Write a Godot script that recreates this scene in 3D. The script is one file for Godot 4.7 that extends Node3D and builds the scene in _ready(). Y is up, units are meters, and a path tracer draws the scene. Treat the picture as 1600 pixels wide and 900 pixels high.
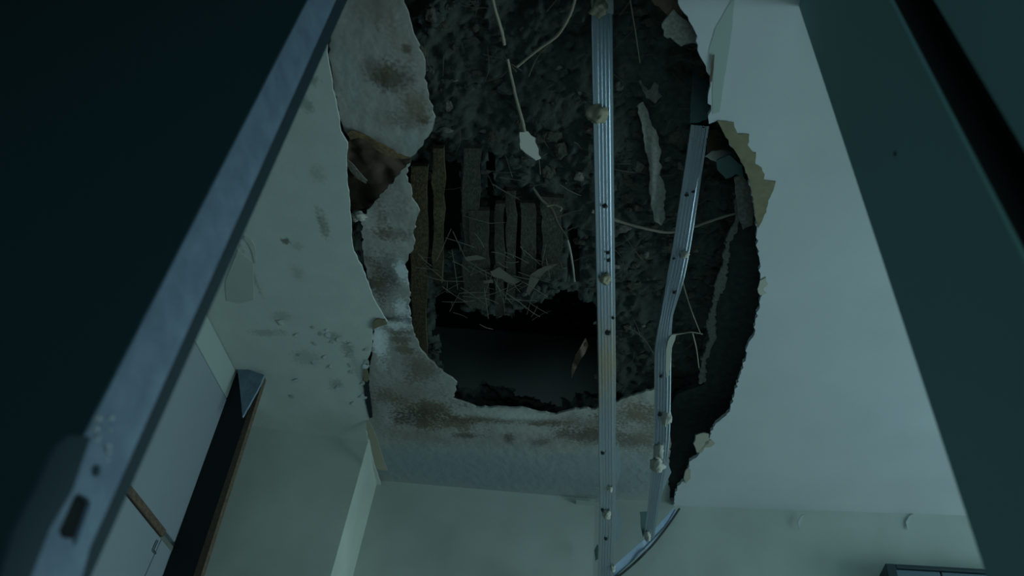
extends Node3D

# ---------------------------------------------------------------- picture frame -> place
const FPX := 1240.0
const EYE := Vector3(0, 1.2, 0)
const TOP := 2.7            # underside of the ceiling board
var cam_b: Basis
var rng := RandomNumberGenerator.new()
var n1 := FastNoiseLite.new()
var n2 := FastNoiseLite.new()
var n3 := FastNoiseLite.new()
var cel := FastNoiseLite.new()
var M := {}
var taken := {}

func pix(x: float, y: float) -> Vector3:
	return Vector3((x - 800.0) / FPX, (450.0 - y) / FPX, -1.0)

func ray(p: Vector2) -> Vector3:
	return cam_b * pix(p.x, p.y)

func on_y(p: Vector2, y := TOP) -> Vector3:
	var r := ray(p)
	return EYE + r * ((y - EYE.y) / r.y)

func on_x(p: Vector2, x: float) -> Vector3:
	var r := ray(p)
	return EYE + r * (x / r.x)

func on_z(p: Vector2, z: float) -> Vector3:
	var r := ray(p)
	return EYE + r * (z / r.z)

func at(p: Vector2, d: float) -> Vector3:
	return EYE + ray(p) * d

func xz(v: Vector3) -> Vector2:
	return Vector2(v.x, v.z)

func px(a: Array) -> PackedVector2Array:            # flat list of pixel numbers
	var o := PackedVector2Array()
	for i in range(0, a.size(), 2):
		o.append(Vector2(a[i], a[i + 1]))
	return o

func plan(a: Array, y := TOP) -> PackedVector2Array:  # outline on a level plane, as x and z
	var o := PackedVector2Array()
	for p in px(a):
		o.append(xz(on_y(p, y)))
	return o

# ---------------------------------------------------------------- materials
func lin(r: float, g: float, b: float) -> Color:
	return Color(r, g, b).linear_to_srgb()

func mat(called: String, c: Color, rough := 0.9, metal := 0.0) -> StandardMaterial3D:
	var m := StandardMaterial3D.new()
	m.resource_name = called
	m.albedo_color = c
	m.roughness = rough
	m.metallic = metal
	m.cull_mode = BaseMaterial3D.CULL_DISABLED
	M[called] = m
	return m

func noise_tex(freq: float, lo: Color, hi: Color, sd: int, octaves := 4, size := 512) -> NoiseTexture2D:
	var f := FastNoiseLite.new()
	f.seed = sd
	f.frequency = freq
	f.fractal_octaves = octaves
	var t := NoiseTexture2D.new()
	t.width = size
	t.height = size
	t.seamless = true
	t.noise = f
	var g := Gradient.new()
	g.set_color(0, lo)
	g.set_color(1, hi)
	t.color_ramp = g
	return t

func bump_tex(freq: float, sd: int, strength := 4.0, octaves := 4) -> NoiseTexture2D:
	var f := FastNoiseLite.new()
	f.seed = sd
	f.frequency = freq
	f.fractal_octaves = octaves
	var t := NoiseTexture2D.new()
	t.width = 512
	t.height = 512
	t.seamless = true
	t.as_normal_map = true
	t.bump_strength = strength
	t.noise = f
	return t

func grained(m: StandardMaterial3D, lo: Color, hi: Color, freq: float, scale: float, sd: int, bump := 0.0):
	m.albedo_color = Color.WHITE
	m.albedo_texture = noise_tex(freq, lo, hi, sd)
	m.uv1_triplanar = true
	m.uv1_world_triplanar = true
	m.uv1_scale = Vector3.ONE * scale
	if bump > 0.0:
		m.normal_enabled = true
		m.normal_texture = bump_tex(freq * 2.0, sd + 7, bump)
		m.normal_scale = 0.6

# ---------------------------------------------------------------- nodes
func numbered(called: String) -> String:
	var k: int = taken.get(called, 0)
	taken[called] = k + 1
	return called if k == 0 else "%s_%03d" % [called, k]

func obj(called: String, mesh: Mesh, m: Material, parent: Node3D = null) -> MeshInstance3D:
	var o := MeshInstance3D.new()
	o.mesh = mesh
	o.material_override = m
	if parent:
		o.name = called
		parent.add_child(o, true)
	else:
		o.name = numbered(called)
		add_child(o, true)
	return o

func root(called: String, pos := Vector3.ZERO) -> Node3D:
	var o := Node3D.new()
	o.name = numbered(called)
	o.position = pos
	add_child(o, true)
	return o

func tag(o: Node3D, label: String, category: String, group := "", kind := "") -> Node3D:
	o.set_meta("label", label)
	o.set_meta("category", category)
	if group:
		o.set_meta("group", group)
	if kind:
		o.set_meta("kind", kind)
	return o

# ---------------------------------------------------------------- shapes
func begin() -> SurfaceTool:
	var st := SurfaceTool.new()
	st.begin(Mesh.PRIMITIVE_TRIANGLES)
	return st

func done(st: SurfaceTool) -> ArrayMesh:
	st.generate_normals()
	return st.commit()

func tri(st: SurfaceTool, a: Vector3, b: Vector3, c: Vector3, out: Vector3):
	# front faces run clockwise seen from outside: (b-a)x(c-a) points away from the viewer
	if (b - a).cross(c - a).dot(out) > 0.0:
		st.add_vertex(a); st.add_vertex(c); st.add_vertex(b)
	else:
		st.add_vertex(a); st.add_vertex(b); st.add_vertex(c)

func quad(st: SurfaceTool, a: Vector3, b: Vector3, c: Vector3, d: Vector3, out: Vector3):
	tri(st, a, b, c, out)
	tri(st, a, c, d, out)

func cbox(st: SurfaceTool, xf: Transform3D, size: Vector3, b := 0.002):
	st.set_smooth_group(-1)
	var h := size / 2.0
	b = minf(b, minf(h.x, minf(h.y, h.z)) * 0.45)
	var v := {}
	for s in 8:
		var sg := Vector3(1 if s & 1 else -1, 1 if s & 2 else -1, 1 if s & 4 else -1)
		for ax in 3:
			var p := h - Vector3(b, b, b)
			p[ax] = h[ax]
			v[[s, ax]] = xf * (p * sg)
	for ax in 3:
		var u := (ax + 1) % 3
		var w := (ax + 2) % 3
		for s in [0, 1]:
			var base: int = s << ax
			var n := Vector3.ZERO
			n[ax] = 1 if s else -1
			quad(st, v[[base, ax]], v[[base | 1 << u, ax]], v[[base | 1 << u | 1 << w, ax]], v[[base | 1 << w, ax]], xf.basis * n)
		for s in 4:
			var e: int = ((s & 1) << u) | ((s >> 1) << w)
			var n := Vector3.ZERO
			n[u] = 1 if s & 1 else -1
			n[w] = 1 if s & 2 else -1
			quad(st, v[[e, u]], v[[e | 1 << ax, u]], v[[e | 1 << ax, w]], v[[e, w]], xf.basis * n)
	for s in 8:
		tri(st, v[[s, 0]], v[[s, 1]], v[[s, 2]], xf.basis * Vector3(1 if s & 1 else -1, 1 if s & 2 else -1, 1 if s & 4 else -1))

func box(lo: Vector3, hi: Vector3, b := 0.002) -> ArrayMesh:
	var st := begin()
	cbox(st, Transform3D(Basis(), (lo + hi) / 2.0), (hi - lo).abs(), b)
	return done(st)

func prism(foot: Array, y0: float, y1: float) -> ArrayMesh:      # foot: Vector2 in plan
	var st := begin()
	st.set_smooth_group(-1)
	var f := PackedVector2Array(foot)
	if Geometry2D.is_polygon_clockwise(f):
		f.reverse()
	var t := Geometry2D.triangulate_polygon(f)
	for i in range(0, t.size(), 3):
		var a := f[t[i]]
		var b := f[t[i + 1]]
		var c := f[t[i + 2]]
		tri(st, Vector3(a.x, y1, a.y), Vector3(b.x, y1, b.y), Vector3(c.x, y1, c.y), Vector3.UP)
		tri(st, Vector3(a.x, y0, a.y), Vector3(b.x, y0, b.y), Vector3(c.x, y0, c.y), Vector3.DOWN)
	for i in f.size():
		var a := f[i]
		var b := f[(i + 1) % f.size()]
		var d := (b - a)
		quad(st, Vector3(a.x, y0, a.y), Vector3(b.x, y0, b.y), Vector3(b.x, y1, b.y), Vector3(a.x, y1, a.y), Vector3(d.y, 0, -d.x))
	return done(st)

func dense(poly: PackedVector2Array, step: float, jag: float) -> PackedVector2Array:
	var o := PackedVector2Array()
	for i in poly.size():
		var a := poly[i]
		var b := poly[(i + 1) % poly.size()]
		var k := maxi(1, int((b - a).length() / step))
		for j in k:
			var p := a.lerp(b, float(j) / k)
			if j > 0 or jag > 0.0:
				p += Vector2(rng.randf_range(-jag, jag), rng.randf_range(-jag, jag))
			o.append(p)
	return o

# A broken sheet: its outline (2-D) is filled with a jittered net, mapped into space, and given thickness.
func sheet(poly: PackedVector2Array, map: Callable, thick: Vector3, step: float, jag := 0.0, inner := 0.0, holes := [], uv := Rect2(0, 0, 1, 1)) -> ArrayMesh:
	var edge := dense(poly, step, jag)
	var pts := edge.duplicate()
	var rims := []
	for h in holes:
		var e := dense(h, step, jag)
		rims.append(e)
		pts.append_array(e)
	if inner > 0.0:
		var lo := edge[0]
		var hi := edge[0]
		for p in edge:
			lo = lo.min(p)
			hi = hi.max(p)
		var y := lo.y + inner * 0.5
		var odd := 0
		while y < hi.y:
			var x := lo.x + inner * (0.5 if odd else 0.25)
			while x < hi.x:
				var p := Vector2(x, y) + Vector2(rng.randf_range(-.2, .2), rng.randf_range(-.2, .2)) * inner
				if Geometry2D.is_point_in_polygon(p, edge):
					pts.append(p)
				x += inner
			y += inner
			odd = 1 - odd
	var t := Geometry2D.triangulate_delaunay(pts)
	var keep := []
	var uses := {}
	for i in range(0, t.size(), 3):
		var c := (pts[t[i]] + pts[t[i + 1]] + pts[t[i + 2]]) / 3.0
		var good := Geometry2D.is_point_in_polygon(c, edge)
		for r in rims:
			good = good and not Geometry2D.is_point_in_polygon(c, r)
		if good:
			keep.append([t[i], t[i + 1], t[i + 2]])
			for k in 3:
				var a := t[i + k]
				var b := t[i + (k + 1) % 3]
				var key := Vector2i(mini(a, b), maxi(a, b))
				uses[key] = uses.get(key, 0) + 1
	var w := PackedVector3Array()
	for p in pts:
		w.append(map.call(p))
	var st := begin()
	var emit := func(i: int, back: bool):
		var p: Vector3 = w[i]
		st.set_uv(Vector2((p.x - uv.position.x) / uv.size.x, (p.z - uv.position.y) / uv.size.y))
		st.add_vertex(p + thick if back else p)
	for side in [false, true]:
		st.set_smooth_group(2 if side else 1)
		for f in keep:
			var away: Vector3 = thick if side else -thick
			var flip: bool = (w[f[1]] - w[f[0]]).cross(w[f[2]] - w[f[0]]).dot(away) > 0.0
			emit.call(f[0], side)
			emit.call(f[2 if flip else 1], side)
			emit.call(f[1 if flip else 2], side)
	st.set_smooth_group(-1)
	for f in keep:
		for k in 3:
			var a: int = f[k]
			var b: int = f[(k + 1) % 3]
			if uses[Vector2i(mini(a, b), maxi(a, b))] == 1:
				var c: int = f[(k + 2) % 3]
				var out: Vector3 = (w[a] + w[b]) / 2.0 - w[c]
				var flip: bool = (w[b] - w[a]).cross(w[b] + thick - w[a]).dot(out) > 0.0
				var q = [[a, false], [b, false], [b, true], [a, false], [b, true], [a, true]]
				if flip:
					q = [[a, false], [b, true], [b, false], [a, false], [a, true], [b, true]]
				for e in q:
					emit.call(e[0], e[1])
	return done(st)

func ceiling_piece(poly: PackedVector2Array, y: Callable, thick: float, step: float, jag: float, inner: float, uv := Rect2(0, 0, 1, 1)) -> ArrayMesh:
	return sheet(poly, func(p: Vector2): return Vector3(p.x, y.call(p), p.y), Vector3(0, thick, 0), step, jag, inner, [], uv)

# A scrap hanging in the room, its outline given by where it is seen and how far it hangs
func scrap(a: Array, depth: Callable, thick := 0.002, step := 6.0, jag := 1.2, inner := 10.0) -> ArrayMesh:
	var n := cam_b * Vector3(0, 0, -thick)
	return sheet(px(a), func(p: Vector2): return at(p, depth.call(p)), n, step, jag, inner)

func dplane(p: Vector2, y := TOP) -> float:
	return (y - EYE.y) / ray(p).y

func smooth_line(pts: Array, k := 6) -> PackedVector3Array:
	var o := PackedVector3Array()
	for i in pts.size() - 1:
		var a: Vector3 = pts[maxi(i - 1, 0)]
		var b: Vector3 = pts[i]
		var c: Vector3 = pts[i + 1]
		var d: Vector3 = pts[mini(i + 2, pts.size() - 1)]
		for j in k:
			o.append(b.cubic_interpolate(c, a, d, float(j) / k))
	o.append(pts[-1])
	return o

func tube(st: SurfaceTool, line: PackedVector3Array, r0: float, r1: float, sides := 7, rough := 0.0):
	st.set_smooth_group(1)
	var rings := []
	var side := Vector3.RIGHT
	for i in line.size():
		var tg := (line[mini(i + 1, line.size() - 1)] - line[maxi(i - 1, 0)]).normalized()
		side = (side - tg * side.dot(tg))
		if side.length() < 0.05:
			side = tg.cross(Vector3(0.3, 0.9, 0.2))
		side = side.normalized()
		var up := tg.cross(side)
		var r := lerpf(r0, r1, float(i) / (line.size() - 1))
		var ring := []
		for k in sides:
			var an := TAU * k / sides
			var rr := r * (1.0 + rough * rng.randf_range(-1, 1))
			ring.append(line[i] + (side * cos(an) + up * sin(an)) * rr)
		rings.append(ring)
	for i in rings.size() - 1:
		for k in sides:
			var a: Vector3 = rings[i][k]
			var b: Vector3 = rings[i][(k + 1) % sides]
			var c: Vector3 = rings[i + 1][(k + 1) % sides]
			var d: Vector3 = rings[i + 1][k]
			quad(st, a, b, c, d, (a + c) / 2.0 - (line[i] + line[i + 1]) / 2.0)
	st.set_smooth_group(-1)
	for e in [0, rings.size() - 1]:
		var away: Vector3 = (line[e] - line[1 if e == 0 else e - 1])
		for k in sides:
			tri(st, line[e], rings[e][k], rings[e][(k + 1) % sides], away)

func strand(pts: Array, r0: float, r1: float, rough := 0.15) -> ArrayMesh:
	var st := begin()
	tube(st, smooth_line(pts), r0, r1, 7, rough)
	return done(st)

func lump(size: Vector3, sd: int, detail := 5, amp := 0.35) -> ArrayMesh:
	var s := SphereMesh.new()
	s.radius = 0.5
	s.height = 1.0
	s.radial_segments = detail * 2
	s.rings = detail
	var a := s.get_mesh_arrays()
	var st := begin()
	st.set_smooth_group(1 if detail > 7 else -1)
	var vs: PackedVector3Array = a[Mesh.ARRAY_VERTEX]
	for i in a[Mesh.ARRAY_INDEX]:
		var p := vs[i]
		var k := 1.0 + amp * n1.get_noise_3dv(p * 60.0 + Vector3(sd * 37.0, sd * 11.0, 0))
		k += amp * 0.6 * n2.get_noise_3dv(p * 90.0 + Vector3(0, sd * 23.0, 5))
		st.add_vertex(p * k * size)
	return done(st)

# profile swept along a line; across[] and thickness come with the profile (closed outline u, v)
func sweep(line: PackedVector3Array, prof: PackedVector2Array, side_of: Callable, scale_of: Callable) -> ArrayMesh:
	var st := begin()
	st.set_smooth_group(-1)
	var rings := []
	for i in line.size():
		var tg := (line[mini(i + 1, line.size() - 1)] - line[maxi(i - 1, 0)]).normalized()
		var s: Vector3 = side_of.call(i)
		s = (s - tg * s.dot(tg)).normalized()
		var up := s.cross(tg)
		if up.dot(Vector3.UP) < 0:
			up = -up
		var sc: Vector2 = scale_of.call(i)
		var ring := []
		for p in prof:
			ring.append(line[i] + s * p.x * sc.x + up * p.y * sc.y)
		rings.append(ring)
	var n := prof.size()
	var clock := Geometry2D.is_polygon_clockwise(prof)
	for i in rings.size() - 1:
		for k in n:
			var k2 := (k + 1) % n
			var d := prof[k2] - prof[k]
			var nn := Vector2(d.y, -d.x) * (-1.0 if clock else 1.0)
			var ex: Vector3 = (rings[i][k2] - rings[i][k])
			var ax: Vector3 = rings[i + 1][k] - rings[i][k]
			var out := ex.cross(ax)
			# outward side from the profile's own turning
			var s: Vector3 = side_of.call(i)
			var tg := ax.normalized()
			s = (s - tg * s.dot(tg)).normalized()
			var up := s.cross(tg)
			if up.dot(Vector3.UP) < 0:
				up = -up
			if out.dot(s * nn.x + up * nn.y) < 0:
				out = -out
			var vv := [rings[i][k], rings[i][k2], rings[i + 1][k2], rings[i + 1][k]]
			var uvs := [Vector2(float(k) / n, float(i) / (line.size() - 1)), Vector2(float(k + 1) / n, float(i) / (line.size() - 1)), Vector2(float(k + 1) / n, float(i + 1) / (line.size() - 1)), Vector2(float(k) / n, float(i + 1) / (line.size() - 1))]
			for f in [[0, 1, 2], [0, 2, 3]]:
				var flip: bool = (vv[f[1]] - vv[f[0]]).cross(vv[f[2]] - vv[f[0]]).dot(out) > 0.0
				for e in ([f[0], f[2], f[1]] if flip else f):
					st.set_uv(uvs[e])
					st.add_vertex(vv[e])
	var t := Geometry2D.triangulate_polygon(prof)
	for e in [0, rings.size() - 1]:
		var away := line[e] - line[1 if e == 0 else e - 1]
		for i in range(0, t.size(), 3):
			tri(st, rings[e][t[i]], rings[e][t[i + 1]], rings[e][t[i + 2]], away)
	return done(st)

func channel_profile(w: float) -> PackedVector2Array:
	var o := PackedVector2Array()
	var h := w / 2.0
	o.append(Vector2(-h, 0.018))
	o.append(Vector2(-h, 0.0015))
	o.append(Vector2(-h + 0.0015, 0))
	for c in [-0.27, -0.09, 0.09, 0.27]:
		var u: float = c * w
		o.append(Vector2(u - 0.0024, 0))
		o.append(Vector2(u - 0.0009, -0.0019))
		o.append(Vector2(u + 0.0009, -0.0019))
		o.append(Vector2(u + 0.0024, 0))
	o.append(Vector2(h - 0.0015, 0))
	o.append(Vector2(h, 0.0015))
	o.append(Vector2(h, 0.018))
	var back := PackedVector2Array()
	back.append(Vector2(h - 0.0008, 0.018))
	back.append(Vector2(h - 0.0008, 0.002))
	back.append(Vector2(-h + 0.0008, 0.002))
	back.append(Vector2(-h + 0.0008, 0.018))
	o.append_array(back)
	return o

# ---------------------------------------------------------------- stains that lie in the plaster
func stain_image(rect: Rect2, size: int, base: Color, spots: Array, grain: float) -> ImageTexture:
	# spots: [centre in plan, radius x, radius z, strength, colour, roughness of the outline]
	var im := Image.create(size, size, false, Image.FORMAT_RGB8)
	var cell := rect.size / size
	var rows := []
	for s in spots:
		rows.append([int((s[0].x - s[1] * 1.6 - rect.position.x) / cell.x), int((s[0].x + s[1] * 1.6 - rect.position.x) / cell.x), int((s[0].y - s[2] * 1.6 - rect.position.y) / cell.y), int((s[0].y + s[2] * 1.6 - rect.position.y) / cell.y)])
	for j in size:
		var near := []
		for k in spots.size():
			if j >= rows[k][2] and j <= rows[k][3]:
				near.append(k)
		for i in size:
			var p := rect.position + Vector2(i + 0.5, j + 0.5) * cell
			var a := n1.get_noise_2d(p.x * 300.0, p.y * 300.0)
			var b := n2.get_noise_2d(p.x * 1500.0, p.y * 1500.0)
			var c := base * (1.0 + grain * (a + 0.5 * b))
			for k in near:
				if i < rows[k][0] or i > rows[k][1]:
					continue
				var s: Array = spots[k]
				var d := Vector2((p.x - s[0].x) / s[1], (p.y - s[0].y) / s[2]).length()
				var m: float = clampf((1.0 - d) * 1.5 + s[5] * (a * 0.9 + b * 0.9), 0.0, 1.0) * s[3]
				c = c.lerp(s[4], m)
			im.set_pixel(i, j, Color(c.r, c.g, c.b).clamp().linear_to_srgb())
	return ImageTexture.create_from_image(im)

func spot(x: float, y: float, rx: float, ry: float, strength: float, c: Color, rough := 0.6, level := TOP) -> Array:
	var o := on_y(Vector2(x, y), level)
	var ex := on_y(Vector2(x + rx, y), level)
	var ey := on_y(Vector2(x, y + ry), level)
	return [xz(o), absf(ex.x - o.x) + 0.002, absf(ey.z - o.z) + 0.002, strength, c, rough]

# ================================================================ the scene
func _ready():
	rng.seed = 71
	n1.seed = 3
	n1.frequency = 0.03
	n2.seed = 9
	n2.frequency = 0.05
	n3.seed = 21
	n3.frequency = 0.012
	cel.seed = 5
	cel.noise_type = FastNoiseLite.TYPE_CELLULAR
	cel.frequency = 0.03
	cel.cellular_return_type = FastNoiseLite.RETURN_DISTANCE2_SUB
	camera_and_light()
	materials()
	shell()
	near_doorway()
	cabinet()
	upper_ceiling()
	plaster()
	channels()
	hanging()
	torn_rim()
	small_things()

func camera_and_light():
	var up := pix(985, -790).normalized()
	var f := pix(955, 1664)
	f = (f - up * f.dot(up)).normalized()
	cam_b = Basis(f.cross(up), up, -f).transposed()      # camera axes -> room axes
	var cam := Camera3D.new()
	cam.name = "camera"
	cam.fov = rad_to_deg(2.0 * atan(450.0 / FPX))
	cam.near = 0.02
	cam.far = 60.0
	cam.transform = Transform3D(cam_b, EYE)
	var lens := CameraAttributesPhysical.new()
	lens.frustum_focal_length = 16.5
	lens.frustum_focus_distance = 2.15
	lens.frustum_near = 0.02
	lens.frustum_far = 60.0
	lens.exposure_aperture = 2.2
	cam.attributes = lens
	add_child(cam)
	cam.fov = rad_to_deg(2.0 * atan(450.0 / FPX))
	cam.current = true

	var sky := Sky.new()
	var sm := ProceduralSkyMaterial.new()
	sm.sky_top_color = Color(0.36, 0.56, 0.62)
	sm.sky_horizon_color = Color(0.45, 0.64, 0.68)
	sm.ground_horizon_color = Color(0.40, 0.56, 0.58)
	sm.ground_bottom_color = Color(0.24, 0.34, 0.35)
	sky.sky_material = sm
	var e := Environment.new()
	e.background_mode = Environment.BG_SKY
	e.sky = sky
	e.background_energy_multiplier = 1.0
	e.tonemap_mode = Environment.TONE_MAPPER_LINEAR
	e.tonemap_exposure = 0.94
	e.sdfgi_enabled = true
	e.ssao_enabled = true
	e.ssil_enabled = true
	var we := WorldEnvironment.new()
	we.name = "world"
	we.environment = e
	add_child(we)

	var day := AreaLight3D.new()                       # daylight coming in at the window
	day.name = "window_daylight"
	day.area_size = Vector2(1.5, 1.4)
	day.light_color = lin(0.60, 0.90, 0.98)
	day.light_energy = 5.4
	day.area_range = 12.0
	day.shadow_enabled = true
	add_child(day)
	day.look_at_from_position(Vector3(3.16, 1.35, -1.5), Vector3(0.0, 1.35, -1.5))

	var dim := AreaLight3D.new()                       # added fill at a made-up passage window, lifts the dark doorway
	dim.name = "added_passage_fill"
	dim.area_size = Vector2(0.9, 0.9)
	dim.light_color = lin(0.55, 0.90, 1.0)
	dim.light_energy = 0.55
	dim.area_range = 12.0
	dim.shadow_enabled = true
	add_child(dim)
	dim.look_at_from_position(Vector3(0.0, 1.4, 1.08), Vector3(0.0, 1.5, -1.0))

func materials():
	var m := mat("white_paint", lin(.6, .62, .62), 0.42)
	grained(m, lin(.47, .495, .51), lin(.52, .545, .56), 0.008, 0.7, 4, 0.35)
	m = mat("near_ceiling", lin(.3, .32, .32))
	m = mat("cream_wall", lin(.4, .44, .37))
	grained(m, lin(.46, .50, .44), lin(.56, .60, .53), 0.01, 0.8, 12, 0.4)
	m = mat("pale_wall", lin(.44, .48, .44))
	grained(m, lin(.42, .45, .41), lin(.50, .53, .49), 0.01, 0.8, 15, 0.4)
	m = mat("floor", lin(.32, .32, .3), 0.6)
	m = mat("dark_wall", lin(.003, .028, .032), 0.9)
	m = mat("dark_paint", lin(.16, .31, .30), 0.75)
	m = mat("blue_steel", lin(.2, .3, .42), 0.55)
	grained(m, lin(.15, .21, .29), lin(.23, .31, .40), 0.02, 2.0, 31, 2.0)
	m = mat("steel_edge", lin(.012, .034, .046), 0.7)  # shaded copy of the blue steel, shade put into the colour
	m = mat("gap_shade", lin(.004, .006, .006))  # flat black standing in for shade in the door gap and slot
	m = mat("laminate", lin(.27, .31, .34), 0.22)
	m = mat("dark_wood", lin(.004, .010, .011), 0.8)
	m = mat("raw_wood", lin(.12, .08, .05), 0.8)
	grained(m, lin(.07, .045, .03), lin(.17, .12, .075), 0.03, 4.0, 44)
	m = mat("board_core", lin(.36, .34, .27))
	m = mat("tan_paper", lin(.30, .24, .11))
	grained(m, lin(.165, .145, .085), lin(.225, .20, .12), 0.02, 3.0, 45)
	m = mat("cream_paper", lin(.5, .44, .32))
	m = mat("brown_paper", lin(.11, .075, .05))
	grained(m, lin(.07, .05, .035), lin(.15, .10, .065), 0.02, 3.0, 46)
	m = mat("curl_paper", lin(.17, .11, .05))
	grained(m, lin(.10, .065, .035), lin(.26, .165, .07), 0.02, 8.0, 47)
	m = mat("olive_paint", lin(.34, .40, .37), 0.7)
	m = mat("galvanised", lin(.47, .53, .60), 0.24, 0.88)
	m = mat("galvanised_stained", lin(.45, .47, .5), 0.4, 0.8)
	grained(m, lin(.30, .27, .22), lin(.55, .60, .66), 0.03, 3.0, 48)
	m = mat("dark_screw", lin(.03, .03, .03), 0.5, 0.4)
	m = mat("putty", lin(.28, .25, .17))
	m = mat("plaster_bit", lin(.42, .40, .34))
	m = mat("soil", lin(.05, .043, .032), 0.95)
	grained(m, lin(.024, .034, .028), lin(.075, .088, .068), 0.03, 3.5, 50, 4.0)
	m = mat("lath_wood", lin(.07, .05, .03), 0.9)
	grained(m, lin(.03, .032, .025), lin(.10, .085, .06), 0.03, 4.0, 52, 6.0)
	m = mat("mossy_lath", lin(.09, .07, .03), 0.9)
	grained(m, lin(.04, .035, .018), lin(.15, .11, .05), 0.03, 4.0, 53, 6.0)
	m = mat("straw", lin(.15, .14, .11), 0.8)
	m = mat("twig", lin(.26, .23, .17), 0.8)
	m = mat("dark_root", lin(.09, .075, .055), 0.9)
	m = mat("grey_rag", lin(.16, .15, .12))
	grained(m, lin(.08, .075, .06), lin(.24, .225, .19), 0.03, 5.0, 54, 3.0)
	m = mat("shade_dark_plaster", lin(.08, .10, .095))  # plaster colour darkened to carry the shade inside the hole
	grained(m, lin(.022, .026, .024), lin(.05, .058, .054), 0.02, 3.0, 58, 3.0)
	m = mat("pale_strip", lin(.3, .3, .26))
	grained(m, lin(.18, .18, .15), lin(.42, .41, .36), 0.03, 6.0, 60, 3.0)
	m = mat("rag", lin(.2, .2, .17))
	grained(m, lin(.12, .12, .10), lin(.26, .26, .22), 0.03, 6.0, 59, 3.0)
	m = mat("dark_paper", lin(.07, .12, .12))
	m = mat("dark_frame", lin(.012, .03, .035), 0.5)
	m = mat("pane", lin(.10, .15, .18), 0.35)
	m = mat("window_frame", lin(.5, .5, .5), 0.5)
	m = mat("glass", Color(0.9, 0.95, 0.95, 0.06), 0.05)
	m.transparency = BaseMaterial3D.TRANSPARENCY_ALPHA

# outline of the broken ceiling, seen from below
const RIM_W := [575, 690, 572, 672, 577, 650, 571, 620, 567, 597, 568, 577, 580, 550, 582, 520, 583, 513, 605, 503, 600, 495, 590, 478, 582, 463, 568, 423, 553, 393, 550, 377, 547, 330, 541, 260, 543, 223, 533, 207, 530, 187, 520, 140, 513, 100, 510, 83, 512, 40, 530, -20, 560, -70]
const RIM_E := [1040, -70, 1058, 0, 1063, 15, 1077, 33, 1088, 50, 1091, 80, 1100, 97, 1112, 133, 1107, 145, 1107, 160, 1114, 172, 1106, 180, 1108, 192, 1123, 189, 1133, 213, 1150, 237, 1163, 260, 1172, 287, 1175, 300, 1183, 357, 1183, 383, 1187, 423, 1193, 450, 1183, 490, 1178, 520, 1167, 547, 1160, 575, 1152, 600, 1140, 643, 1120, 660, 1110, 677, 1107, 693, 1093, 710, 1077, 722, 1073, 747, 1057, 762, 1052, 793]

func struct(called: String, mesh: Mesh, m: Material, label: String, category: String) -> MeshInstance3D:
	var o := obj(called, mesh, m)
	tag(o, label, category, "", "structure")
	return o

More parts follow.
